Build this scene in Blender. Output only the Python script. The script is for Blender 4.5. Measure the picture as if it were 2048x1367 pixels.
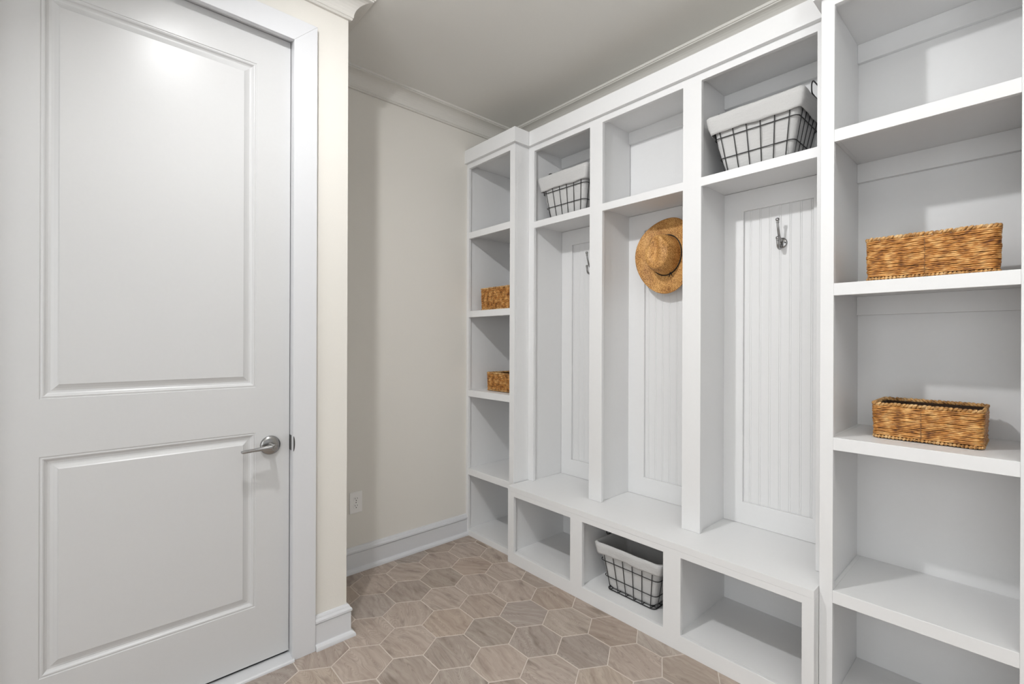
import bpy, bmesh, math, random
from mathutils import Vector, Matrix
R = random.Random(7)
scene = bpy.context.scene
for o in list(bpy.data.objects): bpy.data.objects.remove(o)

# ------------------------------------------------------------------ camera
FOC = 941.0                                   # focal length in pixels of the 2048 wide frame
YAW, PITCH, ROLL = 0.83701676, -0.00045857, 0.00369
cam_d = bpy.data.cameras.new('camera'); cam = bpy.data.objects.new('camera', cam_d)
scene.collection.objects.link(cam); scene.camera = cam
cam_d.sensor_width = 36; cam_d.lens = FOC / 2048 * 36; cam_d.clip_start = 0.02
Fv = Vector((math.cos(YAW)*math.cos(PITCH), math.sin(YAW)*math.cos(PITCH), math.sin(PITCH)))
Rv = Vector((math.sin(YAW), -math.cos(YAW), 0)); Uv = Rv.cross(Fv)
R2 = math.cos(ROLL)*Rv + math.sin(ROLL)*Uv; U2 = -math.sin(ROLL)*Rv + math.cos(ROLL)*Uv
cam.matrix_world = Matrix(((R2.x, U2.x, -Fv.x, 0), (R2.y, U2.y, -Fv.y, 0), (R2.z, U2.z, -Fv.z, 1.27), (0, 0, 0, 1)))

# ------------------------------------------------------------------ light and exposure
scene.view_settings.view_transform = 'Standard'; scene.view_settings.look = 'None'
scene.view_settings.exposure = 0.02; scene.view_settings.gamma = 1
scene.view_settings.use_curve_mapping = False
W = bpy.data.worlds.new('daylight'); scene.world = W; W.use_nodes = True
bg = W.node_tree.nodes['Background']; bg.inputs[0].default_value = (0.97, 0.98, 1.0, 1); bg.inputs[1].default_value = 0.02
CEIL = 2.745
LX, LY = 0.24, 1.24                          # the ceiling downlight
def area(name, loc, rot, sx, sy, power, shape='RECTANGLE', col=(0.955,0.98,1.0)):
    l = bpy.data.lights.new(name, 'AREA'); l.shape = shape; l.size = sx; l.size_y = sy; l.energy = power; l.color = col
    o = bpy.data.objects.new(name, l); o.location = loc; o.rotation_euler = rot; scene.collection.objects.link(o); return o
# added fill lamps in two unseen openings (camera's left, and behind the camera)
P_SIDE, P_REAR, P_DOWN, P_DOWN2, P_UP = 46, 17, 22, 0.5, 42
area('fill_rear', (0.3, -2.80, 1.3), (math.radians(90), 0, 0), 3.3, 2.4, P_REAR)
area('fill_side', (-1.70, -0.25, 1.3), (0, math.radians(-90), 0), 2.4, 2.8, P_SIDE)
# ------------------------------------------------------------------ materials
def newmat(name):
    m = bpy.data.materials.new(name); m.use_nodes = True
    return m, m.node_tree.nodes, m.node_tree.links, m.node_tree.nodes['Principled BSDF']
def paint(name, col, rough, bump=0.02, scale=60, var=0.012):
    m, N, L, B = newmat(name)
    tc = N.new('ShaderNodeTexCoord'); nz = N.new('ShaderNodeTexNoise'); nz.inputs['Scale'].default_value = scale; nz.inputs['Detail'].default_value = 4
    L.new(tc.outputs['Object'], nz.inputs['Vector'])
    r = N.new('ShaderNodeMixRGB'); r.inputs[1].default_value = (*[c*(1-var) for c in col], 1); r.inputs[2].default_value = (*[min(1, c*(1+var)) for c in col], 1)
    L.new(nz.outputs[0], r.inputs[0]); L.new(r.outputs[0], B.inputs['Base Color'])
    b = N.new('ShaderNodeBump'); b.inputs['Strength'].default_value = bump; b.inputs['Distance'].default_value = 0.002
    L.new(nz.outputs[0], b.inputs['Height']); L.new(b.outputs[0], B.inputs['Normal'])
    B.inputs['Roughness'].default_value = rough
    return m
M = {}
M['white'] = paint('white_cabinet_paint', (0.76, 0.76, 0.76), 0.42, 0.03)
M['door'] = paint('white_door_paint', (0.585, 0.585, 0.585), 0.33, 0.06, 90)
M['trim'] = paint('white_trim_paint', (0.65, 0.655, 0.67), 0.35)
M['crown'] = paint('cream_crown_paint', (0.66, 0.64, 0.60), 0.5)
M['wall'] = paint('beige_wall_paint', (0.72, 0.695, 0.645), 0.85, 0.12, 220)
M['ceil'] = paint('ceiling_paint', (0.75, 0.74, 0.705), 0.9, 0.08, 150)
M['plastic'] = paint('outlet_plastic', (0.82, 0.81, 0.79), 0.3, 0)
M['dark'] = paint('dark_gap', (0.012, 0.012, 0.012), 0.7, 0)
M['plain'] = paint('closet_grey', (0.3, 0.29, 0.28), 0.9)
M['bench_in'] = M['white']
def metal(name, col, rough):
    m, N, L, B = newmat(name)
    B.inputs['Metallic'].default_value = 1; B.inputs['Base Color'].default_value = (*col, 1)
    tc = N.new('ShaderNodeTexCoord'); nz = N.new('ShaderNodeTexNoise'); nz.inputs['Scale'].default_value = 300
    L.new(tc.outputs['Object'], nz.inputs['Vector']); mr = N.new('ShaderNodeMapRange')
    mr.inputs['To Min'].default_value = rough*0.95; mr.inputs['To Max'].default_value = rough*1.05
    L.new(nz.outputs[0], mr.inputs['Value']); L.new(mr.outputs[0], B.inputs['Roughness'])
    return m
M['nickel'] = metal('satin_nickel', (0.36, 0.355, 0.35), 0.24)
M['strike_shade'] = metal('shaded_strike_plate', (0.10, 0.10, 0.10), 0.35)  # nickel darkened so the shade on the strike plate is in its colour
M['wire'] = paint('black_wire_coating', (0.016, 0.016, 0.017), 0.45, 0)
M['band'] = paint('black_hat_cord', (0.01, 0.01, 0.011), 0.8, 0)

def linen():
    m, N, L, B = newmat('grey_linen')
    tc = N.new('ShaderNodeTexCoord'); nz = N.new('ShaderNodeTexNoise'); nz.inputs['Scale'].default_value = 45; nz.inputs['Detail'].default_value = 6
    mp = N.new('ShaderNodeMapping'); mp.inputs['Scale'].default_value = (1, 1, 3); L.new(tc.outputs['Object'], mp.inputs[0]); L.new(mp.outputs[0], nz.inputs['Vector'])
    n2 = N.new('ShaderNodeTexNoise'); n2.inputs['Scale'].default_value = 700; L.new(tc.outputs['Object'], n2.inputs['Vector'])
    r = N.new('ShaderNodeMixRGB'); r.inputs[1].default_value = (0.47, 0.467, 0.46, 1); r.inputs[2].default_value = (0.64, 0.637, 0.63, 1); L.new(n2.outputs[0], r.inputs[0])
    L.new(r.outputs[0], B.inputs['Base Color']); B.inputs['Roughness'].default_value = 0.95
    ad = N.new('ShaderNodeMath'); ad.operation = 'MULTIPLY_ADD'; ad.inputs[1].default_value = 0.15; L.new(n2.outputs[0], ad.inputs[0]); L.new(nz.outputs[0], ad.inputs[2])
    b = N.new('ShaderNodeBump'); b.inputs['Strength'].default_value = 0.32; b.inputs['Distance'].default_value = 0.006
    L.new(ad.outputs[0], b.inputs['Height']); L.new(b.outputs[0], B.inputs['Normal'])
    return m
M['linen'] = linen()

def rope(name, dark, mid, light, scale=1.0):
    # UV: u = metres along the strand, v = turn around it; stripes run on the slant so the strand reads as twisted
    m, N, L, B = newmat(name)
    uv = N.new('ShaderNodeUVMap'); sp = N.new('ShaderNodeSeparateXYZ'); L.new(uv.outputs[0], sp.inputs[0])
    a = N.new('ShaderNodeMath'); a.operation = 'MULTIPLY'; a.inputs[1].default_value = 55*scale; L.new(sp.outputs[0], a.inputs[0])
    b_ = N.new('ShaderNodeMath'); b_.operation = 'ADD'; L.new(a.outputs[0], b_.inputs[0]); L.new(sp.outputs[1], b_.inputs[1])
    fr = N.new('ShaderNodeMath'); fr.operation = 'PINGPONG'; fr.inputs[1].default_value = 0.5; L.new(b_.outputs[0], fr.inputs[0])
    mp = N.new('ShaderNodeMapping'); mp.inputs['Scale'].default_value = (70, 5, 1); L.new(uv.outputs[0], mp.inputs[0])
    nz = N.new('ShaderNodeTexNoise'); nz.inputs['Scale'].default_value = 1; nz.inputs['Detail'].default_value = 4; L.new(mp.outputs[0], nz.inputs['Vector'])
    tc = N.new('ShaderNodeTexCoord'); n2 = N.new('ShaderNodeTexNoise'); n2.inputs['Scale'].default_value = 38; n2.inputs['Detail'].default_value = 2; L.new(tc.outputs['Object'], n2.inputs['Vector'])
    ad = N.new('ShaderNodeMath'); ad.operation = 'ADD'; L.new(nz.outputs[0], ad.inputs[0]); L.new(n2.outputs[0], ad.inputs[1])
    mr = N.new('ShaderNodeMapRange'); mr.inputs['From Min'].default_value = 0.72; mr.inputs['From Max'].default_value = 1.28; L.new(ad.outputs[0], mr.inputs['Value'])
    cr = N.new('ShaderNodeValToRGB'); cr.color_ramp.elements[0].color = (*dark, 1); cr.color_ramp.elements[1].color = (*light, 1)
    e = cr.color_ramp.elements.new(0.45); e.color = (*mid, 1); L.new(mr.outputs[0], cr.inputs[0])
    mx = N.new('ShaderNodeMixRGB'); mx.blend_type = 'MULTIPLY'; mx.inputs[0].default_value = 0.5; L.new(cr.outputs[0], mx.inputs[1])
    c2 = N.new('ShaderNodeValToRGB'); c2.color_ramp.elements[0].color = (0.16, 0.09, 0.05, 1); c2.color_ramp.elements[1].color = (1, 1, 1, 1); c2.color_ramp.elements[1].position = 0.22
    L.new(fr.outputs[0], c2.inputs[0]); L.new(c2.outputs[0], mx.inputs[2])
    L.new(mx.outputs[0], B.inputs['Base Color']); B.inputs['Roughness'].default_value = 0.5
    bp = N.new('ShaderNodeBump'); bp.inputs['Strength'].default_value = 0.7; bp.inputs['Distance'].default_value = 0.002
    L.new(fr.outputs[0], bp.inputs['Height']); L.new(bp.outputs[0], B.inputs['Normal'])
    return m
M['wicker'] = rope('water_hyacinth_strands', (0.14, 0.045, 0.008), (0.50, 0.205, 0.038), (0.80, 0.48, 0.18), 0.45)
M['wickerrim'] = rope('water_hyacinth_braid', (0.16, 0.065, 0.015), (0.50, 0.25, 0.07), (0.74, 0.50, 0.24), 0.05)
M['twine'] = paint('brown_twine', (0.22, 0.11, 0.045), 0.9)
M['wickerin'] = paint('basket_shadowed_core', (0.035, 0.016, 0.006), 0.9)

def straw():
    m, N, L, B = newmat('woven_straw')
    uv = N.new('ShaderNodeUVMap')                       # u = ring distance in metres, v = angle 0..1
    sp = N.new('ShaderNodeSeparateXYZ'); L.new(uv.outputs[0], sp.inputs[0])
    a = N.new('ShaderNodeMath'); a.operation = 'MULTIPLY'; a.inputs[1].default_value = 250; L.new(sp.outputs[0], a.inputs[0])
    fl = N.new('ShaderNodeMath'); fl.operation = 'FLOOR'; L.new(a.outputs[0], fl.inputs[0])
    half = N.new('ShaderNodeMath'); half.operation = 'MULTIPLY'; half.inputs[1].default_value = 0.5; L.new(fl.outputs[0], half.inputs[0])
    v = N.new('ShaderNodeMath'); v.operation = 'MULTIPLY_ADD'; v.inputs[1].default_value = 120; L.new(sp.outputs[1], v.inputs[0]); L.new(half.outputs[0], v.inputs[2])
    p1 = N.new('ShaderNodeMath'); p1.operation = 'PINGPONG'; p1.inputs[1].default_value = 0.5; L.new(a.outputs[0], p1.inputs[0])
    p2 = N.new('ShaderNodeMath'); p2.operation = 'PINGPONG'; p2.inputs[1].default_value = 0.5; L.new(v.outputs[0], p2.inputs[0])
    mu = N.new('ShaderNodeMath'); mu.operation = 'MULTIPLY'; L.new(p1.outputs[0], mu.inputs[0]); L.new(p2.outputs[0], mu.inputs[1])
    tc = N.new('ShaderNodeTexCoord'); nz = N.new('ShaderNodeTexNoise'); nz.inputs['Scale'].default_value = 190; nz.inputs['Detail'].default_value = 2; L.new(tc.outputs['Object'], nz.inputs['Vector'])
    n3 = N.new('ShaderNodeTexNoise'); n3.inputs['Scale'].default_value = 14; n3.inputs['Detail'].default_value = 2; L.new(tc.outputs['Object'], n3.inputs['Vector'])
    s = N.new('ShaderNodeMath'); s.operation = 'MULTIPLY_ADD'; s.inputs[1].default_value = 2.2; L.new(mu.outputs[0], s.inputs[0]); L.new(nz.outputs[0], s.inputs[2])
    s2 = N.new('ShaderNodeMath'); s2.operation = 'MULTIPLY_ADD'; s2.inputs[1].default_value = 0.5; L.new(n3.outputs[0], s2.inputs[0]); L.new(s.outputs[0], s2.inputs[2])
    mr = N.new('ShaderNodeMapRange'); mr.inputs['From Min'].default_value = 0.62; mr.inputs['From Max'].default_value = 1.28; L.new(s2.outputs[0], mr.inputs['Value'])
    cr = N.new('ShaderNodeValToRGB'); cr.color_ramp.elements[0].color = (0.17, 0.06, 0.010, 1); cr.color_ramp.elements[1].color = (0.86, 0.56, 0.24, 1)
    e = cr.color_ramp.elements.new(0.4); e.color = (0.55, 0.265, 0.065, 1)
    L.new(mr.outputs[0], cr.inputs[0]); L.new(cr.outputs[0], B.inputs['Base Color']); B.inputs['Roughness'].default_value = 0.6
    bp = N.new('ShaderNodeBump'); bp.inputs['Strength'].default_value = 0.6; bp.inputs['Distance'].default_value = 0.0015
    L.new(mu.outputs[0], bp.inputs['Height']); L.new(bp.outputs[0], B.inputs['Normal'])
    return m
M['straw'] = straw()

def tile():
    m, N, L, B = newmat('wood_look_hexagon_tile')
    uv = N.new('ShaderNodeUVMap'); at = N.new('ShaderNodeVertexColor'); at.layer_name = 'tone'
    mp = N.new('ShaderNodeMapping'); mp.inputs['Scale'].default_value = (5, 42, 1); L.new(uv.outputs[0], mp.inputs[0])
    nw = N.new('ShaderNodeTexNoise'); nw.inputs['Scale'].default_value = 9; nw.inputs['Detail'].default_value = 2; L.new(uv.outputs[0], nw.inputs['Vector'])
    mxv = N.new('ShaderNodeVectorMath'); mxv.operation = 'MULTIPLY_ADD'; mxv.inputs[1].default_value = (2.2, 2.6, 0); L.new(nw.outputs['Color'], mxv.inputs[0]); L.new(mp.outputs[0], mxv.inputs[2])
    g1 = N.new('ShaderNodeTexNoise'); g1.inputs['Scale'].default_value = 1.0; g1.inputs['Detail'].default_value = 5; g1.inputs['Roughness'].default_value = 0.6; L.new(mxv.outputs[0], g1.inputs['Vector'])
    # ring lines: bands of a slow stretched noise
    m3 = N.new('ShaderNodeMapping'); m3.inputs['Scale'].default_value = (1.3, 11, 1); L.new(uv.outputs[0], m3.inputs[0])
    g3 = N.new('ShaderNodeTexNoise'); g3.inputs['Scale'].default_value = 1; g3.inputs['Detail'].default_value = 1; L.new(m3.outputs[0], g3.inputs['Vector'])
    mm = N.new('ShaderNodeMath'); mm.operation = 'MULTIPLY'; mm.inputs[1].default_value = 88; L.new(g3.outputs[0], mm.inputs[0])
    pp = N.new('ShaderNodeMath'); pp.operation = 'PINGPONG'; pp.inputs[1].default_value = 0.5; L.new(mm.outputs[0], pp.inputs[0])
    ln = N.new('ShaderNodeMapRange'); ln.inputs['From Min'].default_value = 0.0; ln.inputs['From Max'].default_value = 0.22; ln.inputs['To Min'].default_value = 0.62; L.new(pp.outputs[0], ln.inputs['Value'])
    m2 = N.new('ShaderNodeMapping'); m2.inputs['Scale'].default_value = (4, 13, 1); L.new(uv.outputs[0], m2.inputs[0])
    g2 = N.new('ShaderNodeTexNoise'); g2.inputs['Scale'].default_value = 1.6; g2.inputs['Detail'].default_value = 2; L.new(m2.outputs[0], g2.inputs['Vector'])
    cr = N.new('ShaderNodeValToRGB'); cr.color_ramp.elements[0].position = 0.3; cr.color_ramp.elements[1].position = 0.66
    cr.color_ramp.elements[0].color = (0.36, 0.285, 0.235, 1); cr.color_ramp.elements[1].color = (0.50, 0.42, 0.36, 1); L.new(g1.outputs[0], cr.inputs[0])
    c2 = N.new('ShaderNodeValToRGB'); c2.color_ramp.elements[0].position = 0.25; c2.color_ramp.elements[1].position = 0.42
    c2.color_ramp.elements[0].color = (0.62, 0.60, 0.58, 1); c2.color_ramp.elements[1].color = (1, 1, 1, 1); L.new(g2.outputs[0], c2.inputs[0])
    mul = N.new('ShaderNodeMixRGB'); mul.blend_type = 'MULTIPLY'; mul.inputs[0].default_value = 1; L.new(cr.outputs[0], mul.inputs[1]); L.new(c2.outputs[0], mul.inputs[2])
    mu3 = N.new('ShaderNodeMixRGB'); mu3.blend_type = 'MULTIPLY'; mu3.inputs[0].default_value = 0.55; L.new(mul.outputs[0], mu3.inputs[1]); L.new(ln.outputs[0], mu3.inputs[2])
    mu2 = N.new('ShaderNodeMixRGB'); mu2.blend_type = 'MULTIPLY'; mu2.inputs[0].default_value = 1; L.new(mu3.outputs[0], mu2.inputs[1]); L.new(at.outputs[0], mu2.inputs[2])
    L.new(mu2.outputs[0], B.inputs['Base Color']); B.inputs['Roughness'].default_value = 0.55
    bp = N.new('ShaderNodeBump'); bp.inputs['Strength'].default_value = 0.15; bp.inputs['Distance'].default_value = 0.001
    L.new(g1.outputs[0], bp.inputs['Height']); L.new(bp.outputs[0], B.inputs['Normal'])
    return m
M['tile'] = tile()
M['grout'] = paint('tile_grout', (0.60, 0.53, 0.47), 0.9, 0.1, 400)
def emis(name, col, s):
    m, N, L, B = newmat(name); B.inputs['Emission Color'].default_value = (*col, 1); B.inputs['Emission Strength'].default_value = s
    B.inputs['Base Color'].default_value = (0.8, 0.8, 0.8, 1); return m
M['lens'] = emis('lamp_lens', (1, 0.97, 0.93), 6)

# ------------------------------------------------------------------ mesh helpers
def link(name, me, mat, parent=None):
    o = bpy.data.objects.new(name, me); scene.collection.objects.link(o)
    if mat is not None and len(me.materials) == 0: me.materials.append(mat)
    if parent: o.parent = parent
    return o
def finish(name, bm, mat, parent=None, bevel=0.0, smooth=False, seg=2, loc=None):
    """turn a bmesh (world coordinates) into one mesh object under its parent"""
    if loc is None and parent is not None: loc = parent['_w'] if '_w' in parent else None
    if loc is not None:
        for v in bm.verts: v.co -= Vector(loc)
    bmesh.ops.recalc_face_normals(bm, faces=bm.faces)
    me = bpy.data.meshes.new(name); bm.to_mesh(me); bm.free()
    if smooth:
        for p in me.polygons: p.use_smooth = True
    o = link(name, me, M[mat] if isinstance(mat, str) else mat, parent)
    if bevel:
        b = o.modifiers.new('bevel', 'BEVEL'); b.width = bevel; b.segments = seg; b.limit_method = 'ANGLE'; b.angle_limit = 0.6; b.harden_normals = False
    return o
def root(name, label, cat, loc=(0, 0, 0), rz=0.0, group=None, kind=None):
    o = bpy.data.objects.new(name, None); scene.collection.objects.link(o); o.empty_display_size = 0.05
    o.location = loc; o.rotation_euler = (0, 0, rz)
    if kind: o['kind'] = kind
    if label: o['label'] = label
    if cat: o['category'] = cat
    if group: o['group'] = group
    return o
def box(bm, x0, x1, y0, y1, z0, z1):
    v = [bm.verts.new((x, y, z)) for x in (x0, x1) for y in (y0, y1) for z in (z0, z1)]
    for f in ((0, 1, 3, 2), (4, 6, 7, 5), (0, 4, 5, 1), (2, 3, 7, 6), (0, 2, 6, 4), (1, 5, 7, 3)): bm.faces.new([v[i] for i in f])
def B1(*a):
    bm = bmesh.new(); box(bm, *a); return bm
def plate(x0, x1, ys, zs, hole):
    """a board in the y-z plane with rectangular holes, one welded solid; hole(i, j) says which cells are open"""
    bm = bmesh.new(); ys = sorted(ys); zs = sorted(zs); V = {}
    def vt(x, j, k):
        if (x, j, k) not in V: V[(x, j, k)] = bm.verts.new((x, ys[j], zs[k]))
        return V[(x, j, k)]
    n, m = len(ys)-1, len(zs)-1
    sol = lambda i, j: 0 <= i < n and 0 <= j < m and not hole(i, j)
    for i in range(n):
        for j in range(m):
            if not sol(i, j): continue
            for x in (x0, x1): bm.faces.new([vt(x, i, j), vt(x, i+1, j), vt(x, i+1, j+1), vt(x, i, j+1)])
            if not sol(i-1, j): bm.faces.new([vt(x0, i, j), vt(x1, i, j), vt(x1, i, j+1), vt(x0, i, j+1)])
            if not sol(i+1, j): bm.faces.new([vt(x0, i+1, j), vt(x1, i+1, j), vt(x1, i+1, j+1), vt(x0, i+1, j+1)])
            if not sol(i, j-1): bm.faces.new([vt(x0, i, j), vt(x1, i, j), vt(x1, i+1, j), vt(x0, i+1, j)])
            if not sol(i, j+1): bm.faces.new([vt(x0, i, j+1), vt(x1, i, j+1), vt(x1, i+1, j+1), vt(x0, i+1, j+1)])
    return bm
def tube(bm, pts, r, sides=8, closed=False, uvl=None, u0=0.0, cap=True):
    """round bar along points; r may be a list"""
    pts = [Vector(p) for p in pts]; n = len(pts); rings = []
    rr = r if isinstance(r, (list, tuple)) else [r]*n
    up = None; us = []; u = u0
    for i, p in enumerate(pts):
        a = pts[i-1] if (i > 0 or closed) else pts[i]; b = pts[(i+1) % n] if (i < n-1 or closed) else pts[i]
        t = (b-a).normalized()
        if up is None:
            up = Vector((0, 0, 1)) if abs(t.z) < 0.9 else Vector((1, 0, 0))
        up = (up - t*up.dot(t)); up = up.normalized() if up.length > 1e-6 else t.orthogonal().normalized()
        s = t.cross(up)
        rings.append([bm.verts.new(p + rr[i]*(math.cos(2*math.pi*k/sides)*up + math.sin(2*math.pi*k/sides)*s)) for k in range(sides)])
        us.append(u); u += (pts[(i+1) % n]-p).length
    us.append(u)
    last = n if closed else n-1
    off = 0
    if closed:   # find best twist match for the seam
        off = min(range(sides), key=lambda q: sum((rings[0][(k+q) % sides].co-rings[-1][k].co).length for k in range(sides)))
    for i in range(last):
        A = rings[i]; Bq = rings[(i+1) % n]; o_ = off if (closed and i == n-1) else 0
        for k in range(sides):
            f = bm.faces.new([A[k], A[(k+1) % sides], Bq[(k+1+o_) % sides], Bq[(k+o_) % sides]])
            if uvl:
                for lp, (a_, b_) in zip(f.loops, ((us[i], k/sides), (us[i], (k+1)/sides), (us[i+1], (k+1)/sides), (us[i+1], k/sides))): lp[uvl].uv = (a_, b_)
    if not closed and cap:
        bm.faces.new(rings[0][::-1]); bm.faces.new(rings[-1])
def lathe(bm, prof, origin, axis, sides=32, closed_ends=True):
    """prof = (radius, distance along axis)"""
    axis = Vector(axis).normalized(); a = axis.orthogonal().normalized(); b = axis.cross(a); o = Vector(origin); rings = []
    for r, d in prof:
        if r < 1e-6: rings.append([bm.verts.new(o+axis*d)]); continue
        rings.append([bm.verts.new(o+axis*d + r*(math.cos(2*math.pi*k/sides)*a+math.sin(2*math.pi*k/sides)*b)) for k in range(sides)])
    for p, q in zip(rings, rings[1:]):
        for k in range(sides):
            k2 = (k+1) % sides
            if len(p) == 1 and len(q) > 1: bm.faces.new([p[0], q[k], q[k2]])
            elif len(q) == 1 and len(p) > 1: bm.faces.new([p[k], p[k2], q[0]])
            elif len(p) > 1: bm.faces.new([p[k], p[k2], q[k2], q[k]])
def sweep(path, prof, closed=False):
    """prof = (distance into the room, z) swept along a floor path with mitred corners; the room lies on the RIGHT of the path"""
    bm = bmesh.new(); n = len(path); secs = []
    for i in range(n):
        p = Vector(path[i])
        d0 = (p-Vector(path[i-1])).normalized() if (i > 0 or closed) else None
        d1 = (Vector(path[(i+1) % n])-p).normalized() if (i < n-1 or closed) else None
        if d0 is None: d0 = d1
        if d1 is None: d1 = d0
        n0 = Vector((d0.y, -d0.x)); n1 = Vector((d1.y, -d1.x)); m = (n0+n1).normalized(); m /= max(0.2, m.dot(n0))
        secs.append([bm.verts.new((p.x+m.x*d, p.y+m.y*d, z)) for d, z in prof])
    k = len(prof)
    for i in range(n if closed else n-1):
        a, b = secs[i], secs[(i+1) % n]
        for j in range(k): bm.faces.new([a[j], a[(j+1) % k], b[(j+1) % k], b[j]])
    if not closed: bm.faces.new(secs[0]); bm.faces.new(secs[-1][::-1])
    return bm
def struct(name, bm, mat, **kw):
    o = finish(name, bm, mat, **kw); o['kind'] = 'structure'; return o

# ------------------------------------------------------------------ room shell
XL, YR = -1.72, -2.82          # left wall and rear wall faces
XR, YB, YD = 2.27, 2.51, 1.987  # wall behind the lockers, alcove wall, door wall
XC = 0.833                     # outside corner
# hexagon tile floor: real tiles standing 1 mm over a bed of grout
def floor():
    bm = bmesh.new(); uvl = bm.loops.layers.uv.new('UVMap'); col = bm.loops.layers.color.new('tone')
    W_, P, cx, cy = 0.2033, 0.357, 1.318, 1.596
    g = 0.0018
    bx0, bx1, by0, by1 = XL-0.1, 2.26, YR-0.1, 2.50
    for n in range(-16, 6):
        for par in (0, 1):
            for m in range(-18, 8):
                x = cx + W_*(m + 0.5*par); y = cy + P*(n + 0.5*par)
                if x < bx0 or x > bx1+0.1 or y < by0 or y > by1+0.1: continue
                hx, hy, sy = W_/2-g, P/3-g*1.1, P/6-g*0.55
                pts = [(0, hy), (hx, sy), (hx, -sy), (0, -hy), (-hx, -sy), (-hx, sy)]
                ang = R.choice([1.5, 1.7, 1.35, 1.9, 1.6, 1.15, 2.1, 1.45]) + R.uniform(-0.15, 0.15); ca, sa = math.cos(ang), math.sin(ang)
                ou, ov = R.uniform(0, 60), R.uniform(0, 60); t = R.uniform(0.92, 1.07); tw = R.uniform(-0.015, 0.015)
                top = [bm.verts.new((min(x+a*0.985, bx1), min(y+b*0.985, by1), 0.0)) for a, b in pts]
                low = [bm.verts.new((min(x+a, bx1), min(y+b, by1), -0.0012)) for a, b in pts]
                fs = [bm.faces.new(top)]
                for k in range(6): fs.append(bm.faces.new([top[k], low[k], low[(k+1) % 6], top[(k+1) % 6]]))
                for f in fs:
                    for lp in f.loops:
                        dx, dy = lp.vert.co.x-x, lp.vert.co.y-y
                        lp[uvl].uv = (dx*ca+dy*sa+ou, -dx*sa+dy*ca+ov); lp[col] = (t*(1+tw), t, t*(1-tw), 1)
    bmesh.ops.triangulate(bm, faces=[f for f in bm.faces if len(f.verts) > 4])
    nt = len(bm.faces)
    box(bm, bx0-0.05, 2.42, by0-0.05, 2.66, -0.12, -0.0010)
    bm.faces.ensure_lookup_table()
    for f in bm.faces[nt:]: f.material_index = 1
    o = struct('floor', bm, 'tile'); o.data.materials.append(M['grout'])
floor()
struct('ceiling', B1(XL-0.1, 2.42, YR-0.1, 2.66, CEIL, CEIL+0.1), 'ceil')
struct('wall_right', B1(XR, XR+0.14, YR-0.1, 2.66, -0.05, CEIL), 'wall')
struct('wall_back', B1(0.84, XR, YB, YB+0.14, -0.05, CEIL), 'wall')
DX0, DX1, DZ = -0.232, 0.606, 2.473          # door slab
bm = bmesh.new()
box(bm, DX1+0.02, XC, YD, 2.12, -0.05, CEIL)      # pier between door and corner
box(bm, XC-0.12, XC, 2.12, 2.66, -0.05, CEIL)     # return of the alcove
box(bm, DX0-0.02, DX1+0.02, YD, 2.12, DZ+0.02, CEIL)
box(bm, XL-0.1, DX0-0.02, YD, 2.12, -0.05, CEIL)
box(bm, XL-0.1, XC-0.12, 2.55, 2.66, -0.05, CEIL)  # closet behind the door
struct('wall_left', bm, 'wall')
# unseen walls left of and behind the camera, wide openings added for fill light
bm = bmesh.new(); box(bm, XL-0.14, XL, -1.7, -2.82, -0.05, CEIL); box(bm, XL-0.14, XL, 1.2, 1.987, -0.05, CEIL); box(bm, XL-0.14, XL, -1.7, 1.2, 2.55, CEIL)
struct('wall_side', bm, 'wall')
bm = bmesh.new(); box(bm, XL-0.14, -1.4, YR-0.14, YR, -0.05, CEIL); box(bm, 2.0, XR, YR-0.14, YR, -0.05, CEIL); box(bm, -1.4, 2.0, YR-0.14, YR, 2.55, CEIL)
struct('wall_front', bm, 'wall')

# crown moulding
cz = CEIL
cr = [(0, cz-0.092), (0.011, cz-0.092), (0.014, cz-0.088), (0.013, cz-0.084), (0.017, cz-0.081)]
for k in range(9):
    a = k/8*math.pi/2; cr.append((0.017+0.060*(1-math.cos(a)), cz-0.080+0.062*math.sin(a)))
cr += [(0.080, cz-0.017), (0.080, cz-0.013), (0.086, cz-0.012), (0.086, cz), (0, cz)]
path = [(XL, YD), (XC, YD), (XC, YB), (XR, YB), (XR, YR)]
struct('trim_2', sweep(path, cr), 'crown')
# baseboards with cap and shoe moulding
bp_ = [(0, 0), (0.031, 0), (0.031, 0.006), (0.029, 0.013), (0.024, 0.019), (0.016, 0.022), (0.015, 0.024), (0.015, 0.103), (0.012, 0.104), (0.012, 0.107), (0.019, 0.108),
       (0.019, 0.117), (0.016, 0.121), (0.012, 0.124), (0.010, 0.130), (0.006, 0.136), (0, 0.137)]
struct('baseboard_left', sweep([(0.697, YD), (XC, YD), (XC, YB), (1.862, YB)], bp_), 'trim')
struct('baseboard_side', sweep([(XL, YD), (-0.322, YD)], bp_), 'trim')

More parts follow.
